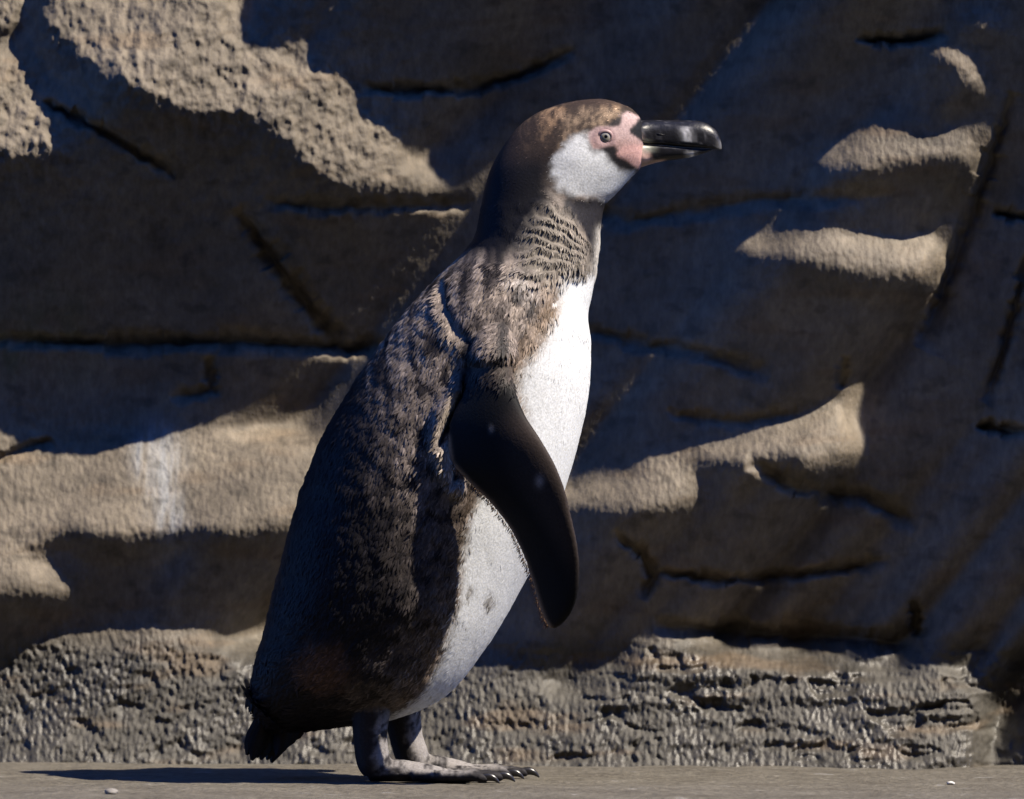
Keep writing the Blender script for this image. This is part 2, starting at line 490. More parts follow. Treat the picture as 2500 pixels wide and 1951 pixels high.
def build_ground():
    xs = np.concatenate((-np.geomspace(60, 0.72, 26), np.arange(-0.7, 0.7, 0.004), np.geomspace(0.72, 60, 26)))
    ys = np.concatenate((np.arange(-0.6, 0.5, 0.004), np.geomspace(0.52, 60, 26)))
    X, Y = np.meshgrid(xs, ys, indexing='ij')
    Zg = ground_height(X, Y) - 0.6 * np.maximum(smooth01(-0.43, -0.53, Y), smooth01(0.64, 0.78, np.abs(X)) * (Y < 0.7))      # ledge cut off at the added pool to limit bounced light
    V = np.stack((X.ravel(), Y.ravel(), Zg.ravel()), 1)
    nx, ny = X.shape
    idx = np.arange(nx * ny).reshape(nx, ny)
    F = np.stack((idx[:-1, :-1], idx[1:, :-1], idx[1:, 1:], idx[:-1, 1:]), -1).reshape(-1, 4)
    o = link('ground', np_mesh('ground', V, F), ground_material())
    o['kind'] = 'structure'
build_ground()

# unseen dark pool and canopy, added to cut bounced light and block sky
def box_mesh(name, lo, hi):
    bm = bmesh.new()
    bmesh.ops.create_cube(bm, size=1)
    for v in bm.verts:
        v.co = Vector([lo[k] + (v.co[k] + 0.5) * (hi[k] - lo[k]) for k in range(3)])
    bmesh.ops.bevel(bm, geom=bm.edges[:], offset=0.01, segments=2, affect='EDGES')
    me = bpy.data.meshes.new(name); bm.to_mesh(me); bm.free()
    return me

def build_light_cutters():
    w, nt, b = material('added_pool_water', 0.06, 0.5)  # dark pool added out of view to lessen bounce
    b.inputs['Base Color'].default_value = (0.012, 0.02, 0.024, 1)
    tc = node(nt, 'ShaderNodeTexCoord'); n = node(nt, 'ShaderNodeTexNoise', i_Scale=6.0, i_Detail=3.0)
    nt.links.new(tc.outputs['Object'], n.inputs['Vector'])
    bp = node(nt, 'ShaderNodeBump'); bp.inputs['Strength'].default_value = 0.3; bp.inputs['Distance'].default_value = 0.02
    nt.links.new(n.outputs['Fac'], bp.inputs['Height']); nt.links.new(bp.outputs[0], b.inputs['Normal'])
    V = [(-60, -60, -0.25), (60, -60, -0.25), (60, 0.8, -0.25), (-60, 0.8, -0.25)]
    o = link('added_pool', np_mesh('added_pool', np.array(V), np.array([[0, 1, 2, 3]]), False), w); o['kind'] = 'structure'
    t, nt, b = material('sky_blocker_dark', 0.7, 0.3)  # dark roof and walls added out of view to block sky light
    wv = node(nt, 'ShaderNodeTexNoise', i_Scale=5.0, i_Detail=5.0)
    cr = node(nt, 'ShaderNodeValToRGB')
    cr.color_ramp.elements[0].color = (0.018, 0.016, 0.014, 1); cr.color_ramp.elements[1].color = (0.045, 0.038, 0.03, 1)
    nt.links.new(wv.outputs['Fac'], cr.inputs[0]); nt.links.new(cr.outputs[0], b.inputs['Base Color'])
    for nm, lo, hi in (('sky_blocker_roof', (-7, -12, 2.3), (7, -2.5, 2.45)),
                       ('sky_blocker_wall', (-7, -12.2, -0.6), (7, -12.0, 2.45)),
                       ('sky_blocker_wall', (-7.2, -12.2, -0.6), (-7.0, -2.5, 2.45)),
                       ('sky_blocker_wall', (7.0, -12.2, -0.6), (7.2, -2.5, 2.45))):
        o = link(nm, box_mesh(nm, lo, hi), t); o['kind'] = 'structure'
build_light_cutters()
# ------------------------------------------------------------------ the penguin
U = K / PPM                                     # metres per measured unit
from mathutils import kdtree
from mathutils.bvhtree import BVHTree

def catmull(P, n):
    P = np.asarray(P, float); m = len(P)
    Q = np.vstack((2 * P[0] - P[1], P, 2 * P[-1] - P[-2]))
    t = np.linspace(0, m - 1, n); i = np.minimum(t.astype(int), m - 2); f = (t - i)[:, None]
    p0, p1, p2, p3 = Q[i], Q[i + 1], Q[i + 2], Q[i + 3]
    return 0.5 * (2 * p1 + (p2 - p0) * f + (2 * p0 - 5 * p1 + 4 * p2 - p3) * f ** 2 + (3 * p1 - p0 - 3 * p2 + p3) * f ** 3)

def loft(rings):
    """rings: (r, s, 3) closed sections -> verts, quads plus cap fans as quads"""
    r, s, _ = rings.shape
    V = rings.reshape(-1, 3)
    idx = np.arange(r * s).reshape(r, s)
    nx = np.roll(idx, -1, 1)
    F = np.stack((idx[:-1], nx[:-1], nx[1:], idx[1:]), -1).reshape(-1, 4)
    c0 = len(V); V = np.vstack((V, rings[0].mean(0), rings[-1].mean(0)))
    T = [(int(idx[0, (k + 1) % s]), int(idx[0, k]), c0) for k in range(s)] + [(int(idx[-1, k]), int(idx[-1, (k + 1) % s]), c0 + 1) for k in range(s)]
    return V, F.tolist() + T

def tube(pts, rad, flat=1.0, n=14, steps=None):
    """tapered limb through points; flat squashes the section vertically"""
    P = np.hstack((np.asarray(pts, float), np.asarray(rad, float)[:, None]))
    C = catmull(P, steps or 8 * len(P))
    d = np.gradient(C[:, :3], axis=0); d /= np.linalg.norm(d, axis=1)[:, None] + 1e-12
    side = np.cross(d, [0, 0, 1.0]); bad = np.linalg.norm(side, axis=1) < 0.15
    side[bad] = np.cross(d[bad], [1.0, 0, 0]); side /= np.linalg.norm(side, axis=1)[:, None]
    up = np.cross(side, d)
    a = np.linspace(0, 2 * math.pi, n, endpoint=False)
    R = C[:, None, :3] + C[:, None, 3:4] * (np.cos(a)[None, :, None] * side[:, None] + flat * np.sin(a)[None, :, None] * up[:, None])
    return loft(R)

BODY_RINGS = [  # back point, front point, half breadth in mm
 (535,1478, 610,1562, 26),(548,1400, 730,1548, 58),(572,1310, 850,1530, 84),(597,1210, 958,1476, 99),(620,1120,1045,1368,107),
 (648,1030,1115,1248,110),(688, 930,1172,1142,110),(738, 845,1210,1025,108),(798, 755,1238, 925,103),(863, 668,1257, 822, 97),
 (928, 597,1259, 732, 88),(983, 543,1254, 672, 77),(1012,503,1264, 618, 66),(1022,460,1276, 552, 58),(1030,415,1281, 488, 51),
 (1045,362,1287, 442, 46),(1072,312,1313, 414, 42),(1105,270,1342, 382, 39),(1150,238,1362, 362, 36.5),(1215,217,1372, 345, 34),
 (1285,211,1374, 322, 29),(1338,227,1372, 297, 22),(1362,246,1370, 268, 12)]

def torso():
    A = np.array(BODY_RINGS, float)
    b = np.stack((P2X(A[:, 0]), P2Z(A[:, 1])), 1); f = np.stack((P2X(A[:, 2]), P2Z(A[:, 3])), 1)
    C = catmull(np.hstack((b, f, A[:, 4:5] / 1000)), 130)
    n = 64
    a = np.linspace(0, 2 * math.pi, n, endpoint=False)
    ca = np.sign(np.cos(a)) * np.abs(np.cos(a)) ** 0.92; sa = np.sign(np.sin(a)) * np.abs(np.sin(a)) ** 0.92
    mid = (C[:, :2] + C[:, 2:4]) / 2; ax = (C[:, 2:4] - C[:, :2]) / 2
    R = np.zeros((len(C), n, 3))
    R[:, :, 0] = mid[:, None, 0] + ca[None] * ax[:, None, 0]
    R[:, :, 2] = mid[:, None, 1] + ca[None] * ax[:, None, 1]
    R[:, :, 1] = sa[None] * C[:, None, 4]
    return loft(R), mid

FLIP = [  # trailing edge, leading edge, trailing y mm, leading y mm, thickness mm
 (1012,690,1088,680,-58,-62,30),(1004,742,1091,732,-82,-92,30),(996,792,1092,780,-100,-113,26),(990,835,1095,820,-109,-129,20),(964,886,1117,880,-114,-143,16),(956,930,1150,932,-116,-153,15),
 (964,985,1180,984,-117,-157,14),(1001,1026,1201,1036,-118,-158,13),(1045,1068,1216,1098,-118,-156,12),(1088,1125,1228,1155,-118,-152,11),
 (1116,1185,1233,1207,-117,-147,10),(1135,1240,1230,1257,-116,-142,9),(1150,1290,1217,1296,-115,-135,7.5),(1160,1316,1198,1321,-114,-126,6),(1169,1330,1184,1331,-113,-117,4)]

def flipper(far=False):
    A = np.array(FLIP, float)
    tr = np.stack((P2X(A[:, 0]), A[:, 4] / 1000, P2Z(A[:, 1])), 1); le = np.stack((P2X(A[:, 2]), A[:, 5] / 1000, P2Z(A[:, 3])), 1)
    C = catmull(np.hstack((tr, le, A[:, 6:7] / 1000)), 90)
    tr, le, th = C[:, :3], C[:, 3:6], C[:, 6]
    ch = le - tr
    along = np.gradient((tr + le) / 2, axis=0)
    nr = np.cross(along, ch); nr /= np.linalg.norm(nr, axis=1)[:, None]
    a = np.linspace(0, 2 * math.pi, 28, endpoint=False)
    u = 0.5 + 0.5 * np.cos(a)                       # 0 trailing .. 1 leading
    prof = np.sin(a) * (0.35 + 0.75 * u ** 0.7) * 0.62
    R = tr[:, None] + u[None, :, None] * ch[:, None] + prof[None, :, None] * th[:, None, None] * nr[:, None]
    if far:
        R = R.copy(); R[:, :, 1] *= -1; R[:, :, 0] -= 0.10 * smooth01(P2Z(760), P2Z(1000), R[:, :, 2])
        R = R[:, ::-1]
    return loft(R)

def leg(dx, y, lean):
    """near leg as measured; the far one stands dx further forward and leans"""
    def q(px, pz, yy, r):
        k = lean * (np.clip((215 - pz) / 190, 0, 1) if px < 830 and pz > 24 else np.clip((960 - px) / 150, 0, 1))
        return ((P2X(px + dx + k), yy, pz * U), r * U)
    s = []
    L = [q(800, 205, y * 0.95, 46), q(795, 160, y, 41), q(791, 120, y, 38), q(792, 80, y, 36), q(798, 45, y, 36), q(806, 25, y, 30)]
    s.append(tube([l[0] for l in L], [l[1] for l in L], 1.0, 20, 40))
    L = [q(785, 22, y, 24), q(800, 25, y, 28), q(840, 26, y, 29), q(890, 22, y, 26), q(940, 17, y, 20), q(965, 14, y, 13)]
    s.append(tube([l[0] for l in L], [l[1] for l in L], 0.85, 18, 40))
    tips = []
    for k, (ex, oy) in enumerate(((1045, -0.030), (1078, 0.0), (1040, 0.030))):
        yy = y + oy
        L = [q(885, 17, y + oy * 0.28, 17), q(930, 16, y + oy * 0.55, 16), q(975, 16, y + oy * 0.8, 14.5), q(1010, 17, y + oy * 0.95, 14.5), q(ex - 18, 13, yy, 13), q(ex - 4, 10, yy, 8)]
        s.append(tube([l[0] for l in L], [l[1] for l in L], 0.82, 14, 40))
        tips.append((P2X(ex + dx - 10), yy, 13 * U))
    # the web between the toes
    for sg in (-1, 1):
        L = [q(900, 11, y + sg * 0.006, 10), q(950, 9, y + sg * 0.012, 16), q(990, 8, y + sg * 0.015, 20), q(1008, 8, y + sg * 0.016, 14)]
        s.append(tube([l[0] for l in L], [l[1] for l in L], 0.35, 14, 30))
    return s, tips

(TV, TF), AXIS = torso()
FV = flipper(); FV2 = flipper(True)
LEG_N, TIPS_N = leg(0, -0.046, 0)
LEG_F, TIPS_F = leg(52, 0.046, 32)

def union(pieces, voxel):
    V = []; F = []; o = 0
    for v, f in pieces:
        V += [tuple(p) for p in v]; F += [[i + o for i in g] for g in f]; o += len(v)
    me = bpy.data.meshes.new('union'); me.from_pydata(V, [], F); me.update()
    bm = bmesh.new(); bm.from_mesh(me); bmesh.ops.recalc_face_normals(bm, faces=bm.faces); bm.to_mesh(me); bm.free()
    ob = bpy.data.objects.new('union', me); COL.objects.link(ob)
    m = ob.modifiers.new('r', 'REMESH'); m.mode = 'VOXEL'; m.voxel_size = voxel; m.adaptivity = 0
    m = ob.modifiers.new('s', 'SMOOTH'); m.factor = 0.5; m.iterations = 5
    dg = bpy.context.evaluated_depsgraph_get()
    ev = ob.evaluated_get(dg); em = ev.to_mesh()
    n = len(em.vertices); co = np.empty(n * 3, np.float32); em.vertices.foreach_get('co', co)
    fl = np.empty(len(em.loops), np.int32); em.loops.foreach_get('vertex_index', fl)
    lt = np.empty(len(em.polygons), np.int32); em.polygons.foreach_get('loop_total', lt)
    assert (lt == 4).all()
    ev.to_mesh_clear()
    bpy.data.objects.remove(ob); bpy.data.meshes.remove(me)
    return co.reshape(-1, 3).astype(float), fl.reshape(-1, 4)

BV, BF = union([(TV, TF), FV, FV2] + LEG_N + LEG_F, 0.0016)

def nearest_kind(P):
    """0 torso and head, 1 flippers, 2 legs and feet"""
    src = []
    for k, ps in enumerate(([(TV, TF)], [FV, FV2], LEG_N + LEG_F)):
        for v, f in ps:
            src += [(p, k) for p in v[::2 if k == 0 else 1]]
    kd = kdtree.KDTree(len(src))
    for i, (p, k) in enumerate(src):
        kd.insert(p, i)
    kd.balance()
    return np.array([src[kd.find(p)[1]][1] for p in P])

KIND = nearest_kind(BV)

def normals_of(V, F):
    a = V[F[:, 2]] - V[F[:, 0]]; b = V[F[:, 3]] - V[F[:, 1]]
    fn = np.cross(a, b)
    N = np.zeros_like(V)
    for k in range(4):
        np.add.at(N, F[:, k], fn)
    return N / (np.linalg.norm(N, axis=1)[:, None] + 1e-12)

def relax(val, F, it=1):
    for _ in range(it):
        s = np.zeros_like(val); c = np.zeros(len(val))
        for k in range(4):
            a, b = F[:, k], F[:, (k + 1) % 4]
            np.add.at(s, a, val[b]); np.add.at(c, a, 1); np.add.at(s, b, val[a]); np.add.at(c, b, 1)
        val = 0.5 * val + 0.5 * s / (c[:, None] if val.ndim > 1 else c)
    return val

def Z1(pts):          # points read off the enlarged head
    return [(960.5 + x * 0.28186, 174.6 + y * 0.28186) for x, y in pts]

CHEEK = Z1([(1035,375),(1050,480),(1080,530),(1160,535),(1210,605),(1270,650),(1380,685),(1440,650),(1340,780),(1260,850),(1180,890),(1000,872),(880,840),(800,790),(765,700),(785,560),(830,510),(920,440),(1000,390)])
SKIN = Z1([(1045,390),(1110,345),(1200,345),(1270,310),(1290,255),(1340,225),(1430,265),(1470,300),(1480,470),(1350,480),(1290,510),(1260,530),(1220,500),(1150,520),(1080,510),(1040,440)])
BROW = Z1([(1185,335),(1225,290),(1295,258),(1290,305),(1272,340),(1205,348)])
LORE = Z1([(1120,515),(1180,495),(1240,488),(1268,530),(1255,570),(1320,605),(1395,645),(1375,672),(1270,648),(1215,605),(1185,550)])
GAPE = Z1([(1250,548),(1300,494),(1370,478),(1480,482),(1700,560),(1540,640),(1430,662),(1390,640),(1330,595),(1270,572)])
CROWN = Z1([(830,330),(880,230),(980,200),(1130,205),(1230,190),(1295,225),(1285,258),(1190,325),(1060,372),(930,430),(840,500),(790,540),(850,420)])
WHITE = [(1196,592),(1262,588),(1330,560),(1330,1000),(1250,1150),(1170,1270),(1080,1430),(980,1520),(850,1560),(833,1532),(880,1499),(915,1462),(945,1402),(967,1340),(985,1262),(995,1180),(1008,1095),(1032,1040),(1090,1010),(1128,940),(1120,870),(1108,810),(1132,768),(1166,725),(1193,672),(1198,630)]
BILLBASE = Z1([(1425,262),(1490,275),(1490,470),(1440,452),(1400,425),(1352,388),(1358,350),(1400,318)])
RUFF = [(1095,545),(1125,490),(1160,435),(1190,425),(1228,462),(1264,530),(1290,560),(1275,606),(1195,608),(1130,590)]
PALE = [(1085,562),(1118,578),(1150,618),(1142,655),(1104,640),(1078,604)]
THROAT_SHADE = [(1192,426),(1300,424),(1310,610),(1258,604),(1262,560),(1254,515),(1226,466)]
VENT = [(650,1370),(740,1360),(760,1450),(700,1470),(640,1440)]

def soft(px, py, poly, r, warp=0.0, seed=1, n=14):
    if warp:
        px = px + warp * fbm(px / (warp * 2.2), py / (warp * 2.2), seed, 2); py = py + warp * fbm(px / (warp * 2.2), py / (warp * 2.2), seed + 9, 2)
    s = np.zeros(len(px))
    for k in range(n):
        a = k * 2.39996; q = r * math.sqrt((k + 0.5) / n)
        s += in_poly(px + q * math.cos(a), py + q * math.sin(a), poly)
    return s / n

def mix(c, col, m):
    return c * (1 - m[:, None]) + np.asarray(col, float)[None] * m[:, None]

def plumage_colour(P, kind):
    """colours of the bird, with some sun and shade painted in; same pattern on both sides"""
    px = X2P(P[:, 0]); py = Z2P(P[:, 2]); y = P[:, 1]
    n1 = fbm(px / 34, py / 34 + y * 60, 101, 4); n2 = fbm(px / 9, py / 9 + y * 200, 103, 3)
    c = np.tile(np.array([[0.009, 0.008, 0.009]]), (len(P), 1))
    # worn brown feathers over flank, shoulder, lower belly side; also paints in the sunlit part
    worn_sunlit = smooth01(-0.5, 0.6, n1 + 0.25) * smooth01(-70, 60, px + 25 * n1 - np.interp(py, [500, 700, 1000, 1300, 1480], [930, 800, 840, 900, 760]))
    worn_sunlit = worn_sunlit * (1 - 0.55 * smooth01(980, 1180, py))
    c = mix(c, (0.140, 0.116, 0.103), 0.85 * worn_sunlit)
    c = mix(c, (0.25, 0.205, 0.165), 0.55 * worn_sunlit * smooth01(860, 640, py) * smooth01(-0.1, 0.7, n1))
    c = mix(c, (0.26, 0.215, 0.185), 0.6 * smooth01(0.30, 0.9, n2) * worn_sunlit)
    # head
    head = smooth01(450, 330, py) * (px > 1000)
    c = mix(c, (0.026, 0.019, 0.016), head)
    c = mix(c, (0.005, 0.005, 0.007), smooth01(1205, 1140, px) * smooth01(310, 370, py) * smooth01(565, 520, py))  # nape blackened to paint in the shadow of the head
    c = mix(c, (0.20, 0.13, 0.08), 0.8 * head * smooth01(0.0, 0.7, n1 * 0.6 + 0.7 * n2) * smooth01(1075, 1160, px) * smooth01(345, 255, py))
    c = mix(c, (0.20, 0.145, 0.10), soft(px, py, CROWN, 12, 9, 5) * np.clip(0.42 + 0.9 * n2 + 0.3 * n1, 0.05, 1))
    c = mix(c, (0.030, 0.021, 0.018), smooth01(232, 218, py - 0.02 * (px - 1250)) * head * 0.9)
    # neck ruff
    c = mix(c, (0.150, 0.132, 0.110), soft(px, py, RUFF, 26, 12, 7) * (0.8 + 0.2 * np.clip(n2, -1, 1)))
    c = mix(c, (0.013, 0.012, 0.014), soft(px, py, THROAT_SHADE, 7, 5, 21))  # dark patch paints in the shadow under the bill
    q, s, a = seg_dist(px, py, [(1282, 492), (1277, 552), (1265, 618), (1256, 668)])
    c = mix(c, (0.36, 0.34, 0.31), 0.9 * np.exp(-(q / 11) ** 2))  # pale strip paints the sunlit far rim of the throat
    c = mix(c, (0.30, 0.275, 0.255), 0.65 * soft(px, py, PALE, 14, 12, 9) * smooth01(-0.4, 0.5, n2))
    # brown margin of the white, then the white itself
    brown = soft(px, py, WHITE, 62, 14, 11) * smooth01(560, 640, py)
    up = smooth01(1000, 850, py)
    c = mix(c, (0.165, 0.115, 0.072), np.clip(brown * 1.5, 0, 1) * (0.35 + 0.55 * up))
    w = soft(px, py, WHITE, 11, 9, 13)
    w = w * (1 - up) + up * np.clip(soft(px, py, WHITE, 26, 9, 13) * 1.35 - 0.15, 0, 1)
    c = mix(c, (0.450, 0.462, 0.468), w)
    q, s, a = seg_dist(px, py, [(990, 828), (957, 880), (944, 930), (951, 988), (976, 1030)])
    c = mix(c, (0.34, 0.29, 0.24), 0.85 * np.exp(-(q / 12) ** 2) * (0.7 + 0.4 * np.clip(n2, -1, 1)))  # pale feather strip, painting in the sunlit rim beside the flipper
    for sx, sy, sr in ((1047, 1278, 9), (1004, 1256, 6), (1150, 1010, 5)):
        c = mix(c, (0.06, 0.045, 0.03), 0.85 * np.exp(-(((px - sx) / sr) ** 2 + ((py - sy) / (sr * 1.9)) ** 2)))
    c = mix(c, (0.085, 0.048, 0.032), 0.6 * soft(px, py, VENT, 26, 14, 15))
    # face
    c = mix(c, (0.45, 0.462, 0.470), soft(px, py, CHEEK, 10, 10, 17) * np.clip(0.93 + 0.16 * n1 + 0.08 * n2, 0.5, 1))
    c = mix(c, (0.16, 0.12, 0.10), 0.5 * soft(px, py, CHEEK, 6, 6, 17) * smooth01(405, 428, py))
    skin = soft(px, py, SKIN, 3.0)
    c = mix(c, (0.31, 0.225, 0.215) , skin)
    c = mix(c, (0.25, 0.155, 0.138), 0.7 * skin * smooth01(285, 312, py + 6 * n2))
    ex, ey = Z1([(1162, 428)])[0]
    er = np.hypot(px - ex, py - ey)
    c = mix(c, (0.20, 0.135, 0.135), smooth01(30, 19, er) * skin * 0.8)
    c = mix(c, (0.020, 0.017, 0.018), soft(px, py, BROW, 2.5))
    c = mix(c, (0.012, 0.011, 0.012), soft(px, py, LORE, 3.0))
    c = mix(c, (0.37, 0.225, 0.205), soft(px, py, GAPE, 3.0) * (px < 1400) * (py > 300))
    c = mix(c, (0.011, 0.011, 0.013), soft(px, py, BILLBASE, 2.5, 3, 19))
    # flippers: black, the trailing fringe brownish white, leading edge browner
    fl = kind == 1
    cf = np.tile(np.array([[0.0035, 0.0036, 0.0045]]), (len(P), 1))
    cf = mix(cf, (0.032, 0.024, 0.021), smooth01(-0.140, -0.156, y) * 0.8)
    q, s, a = seg_dist(px, py, [(t[0], t[1]) for t in FLIP[5:]])
    cf = mix(cf, (0.24, 0.17, 0.12), 0.85 * np.exp(-(q / 6) ** 2) * (y < 0))
    cf = mix(cf, (0.3, 0.26, 0.24), 0.7 * np.exp(-(((px - 1149) / 8) ** 2 + ((py - 1022) / 12) ** 2)))
    cf = mix(cf, (0.2, 0.18, 0.17), 0.6 * np.exp(-(((px - 1048) / 5) ** 2 + ((py - 913) / 8) ** 2)))
    c = np.where(fl[:, None], mix(c, (0, 0, 0), np.ones(len(P)) * smooth01(735, 830, py + 16 * n2 - 0.12 * (px - 1045))) + cf * smooth01(735, 830, py + 16 * n2 - 0.12 * (px - 1045))[:, None], c)
    # legs and feet: black behind and below, mottled pinkish white in front and on top
    lg = kind == 2
    z = P[:, 2]
    far = y > 0
    lx = px - np.where(far, 72, 0)
    front = smooth01(786, 812, lx + 14 * n2 - 8 * n1)
    foot = smooth01(0.0205, 0.0145, z) if False else (z < 0.0225)
    topz = smooth01(0.006, 0.0105, z + 0.003 * n1)
    mott = smooth01(0.45, -0.05, n1 + 0.6 * n2)
    m = np.where(foot, topz * smooth01(1035, 960, lx + 22 * n1) * smooth01(790, 815, lx), front * smooth01(0.085, 0.045, z - 0.02 * far)) * mott
    cl = mix(np.tile(np.array([[0.016, 0.015, 0.017]]), (len(P), 1)), (0.17, 0.16, 0.158), np.clip(m, 0, 1))
    c = np.where(lg[:, None] & (z < 0.068)[:, None], cl, c)
    return np.clip(c, 0.004, 0.9)

def sculpt(V, F):
    N = normals_of(V, F)
    px = X2P(V[:, 0]); py = Z2P(V[:, 2]); t = KIND == 0
    d = np.zeros(len(V))
    side = smooth01(0.02, 0.05, np.abs(V[:, 1]))
    def bump(cx, cy, rx, ry, h, rot=0.0):
        ca, sa = math.cos(rot), math.sin(rot)
        u = (px - cx) * ca + (py - cy) * sa; v = -(px - cx) * sa + (py - cy) * ca
        return h * np.exp(-((u / rx) ** 2 + (v / ry) ** 2))
    d += side * (bump(1045, 670, 80, 75, 0.008) + bump(890, 1290, 80, 90, 0.006) + bump(830, 1440, 75, 50, 0.005) + bump(1090, 600, 55, 32, 0.005, 0.6) + bump(1045, 765, 60, 50, 0.007))
    q, s, a = seg_dist(px, py, [(988, 825), (952, 878), (938, 930), (946, 990), (972, 1032)])
    d += side * 0.0095 * np.exp(-(q / 21) ** 2)
    q, s, a = seg_dist(px, py, [(940, 590), (950, 650), (975, 705), (1010, 735)])
    d -= side * 0.004 * np.exp(-(q / 11) ** 2)
    # loose folds of the neck, fanning out from the breast
    vx, vy = px - 1300, py - 572
    rr = np.hypot(vx, vy); th = np.degrees(np.arctan2(-vy, -vx)) + 5 * vnoise(px / 40, py / 40, 111)
    mask = smooth01(38, 70, rr) * smooth01(225, 165, rr) * smooth01(-32, 4, th) * smooth01(58, 46, th) * side
    ph = th / 8.2 + 0.004 * (rr - 100)
    saw = ph - np.floor(ph)
    d += mask * (0.0026 * (np.clip(saw / 0.7, 0, 1) * (1 - smooth01(0.7, 1.0, saw)) - 0.35) + 0.005)
    # plumage lies in uneven clumps
    wh = soft(px, py, WHITE, 10)
    clump = fbm(px / 40 + V[:, 1] * 30, py / 60, 121, 3)
    d += t * (py > 430) * 0.0008 * clump * (1 - 0.75 * wh)
    d += t * (py > 520) * 0.0003 * (1 - 0.8 * wh) * fbm(px / 13, py / 17 + V[:, 1] * 90, 123, 2)
    # cheeks, lips and orbit
    d += side * (bump(1246, 338, 80, 60, 0.0070))
    d += (bump(1325, 332, 13, 9, 0.0022) + bump(1345, 335, 14, 9, 0.0022)) * side
    ex, ey = Z1([(1162, 428)])[0]
    er = np.hypot(px - ex, py - ey)
    d += side * (0.0016 * np.exp(-((er - 20) / 6) ** 2) - 0.0018 * np.exp(-(er / 11) ** 2))
    d *= relax(((KIND == 0) | ((KIND == 1) & (py < 775))).astype(float), F, 6)
    # horny scales on the feet
    ft = (KIND == 2) & (V[:, 2] < 0.06)
    d += ft * 0.0007 * (0.4 - cells(px / 9, py / 7 + V[:, 1] * 300, 131))
    return V + N * relax(d, F, 1)[:, None]

BV = sculpt(BV, BF)
def blend_shoulder(V, F):
    px = X2P(V[:, 0]); py = Z2P(V[:, 2])
    w = (np.exp(-(((px - 1045) / 75) ** 2 + ((py - 750) / 75) ** 2)) * (np.abs(V[:, 1]) > 0.05))[:, None]
    w = np.clip(w * 1.5, 0, 1)
    for _ in range(14):
        V = V * (1 - w) + w * relax(V, F, 1)
    return V
BV = blend_shoulder(BV, BF)
BV[:, 2] = np.where(BV[:, 2] < 0.0012, 0.0012 + 0.15 * (BV[:, 2] - 0.0012), BV[:, 2])
BN = normals_of(BV, BF)
BC = relax(plumage_colour(BV, KIND), BF, 1)

def tinted(name, rough, spec, bump_scale=0.0, bump_d=0.0005, bump_s=0.3):
    m, nt, b = material(name, rough, spec)
    at = node(nt, 'ShaderNodeVertexColor', layer_name='tint')
    tc = node(nt, 'ShaderNodeTexCoord')
    n = node(nt, 'ShaderNodeTexNoise', i_Scale=bump_scale or 300.0, i_Detail=3.0)
    nt.links.new(tc.outputs['Object'], n.inputs['Vector'])
    r = node(nt, 'ShaderNodeMapRange'); r.inputs[1].default_value = 0.3; r.inputs[2].default_value = 0.7
    r.inputs[3].default_value = 0.8; r.inputs[4].default_value = 1.2
    nt.links.new(n.outputs['Fac'], r.inputs[0])
    mx = node(nt, 'ShaderNodeMix', data_type='RGBA', blend_type='MULTIPLY'); mx.inputs[0].default_value = 1.0
    nt.links.new(at.outputs['Color'], mx.inputs[6]); nt.links.new(r.outputs[0], mx.inputs[7])
    nt.links.new(mx.outputs[2], b.inputs['Base Color'])
    if bump_scale:
        bp = node(nt, 'ShaderNodeBump'); bp.inputs['Strength'].default_value = bump_s; bp.inputs['Distance'].default_value = bump_d
        nt.links.new(n.outputs['Fac'], bp.inputs['Height']); nt.links.new(bp.outputs[0], b.inputs['Normal'])
    return m

M_BODY = tinted('penguin_skin_and_down', 0.65, 0.10, 500.0, 0.0006, 0.4)
M_FEATHER = tinted('feather', 0.55, 0.10, 0.0)
M_BILL = tinted('bill_horn', 0.38, 0.30, 220.0, 0.0007, 0.5)
M_CLAW = tinted('claw_horn', 0.3, 0.5, 0.0)

PENGUIN = empty('penguin', (P2X(880), 0, 0), 'dark brown and white penguin standing in profile on the ledge before the rock wall', 'penguin')
ORG = np.array([float(P2X(880)), 0.0, 0.0])

body = link('body', np_mesh('body', BV - ORG, BF, True, BC), M_BODY, PENGUIN)
BVH = BVHTree.FromPolygons([tuple(v) for v in BV], [tuple(f) for f in BF.tolist()])

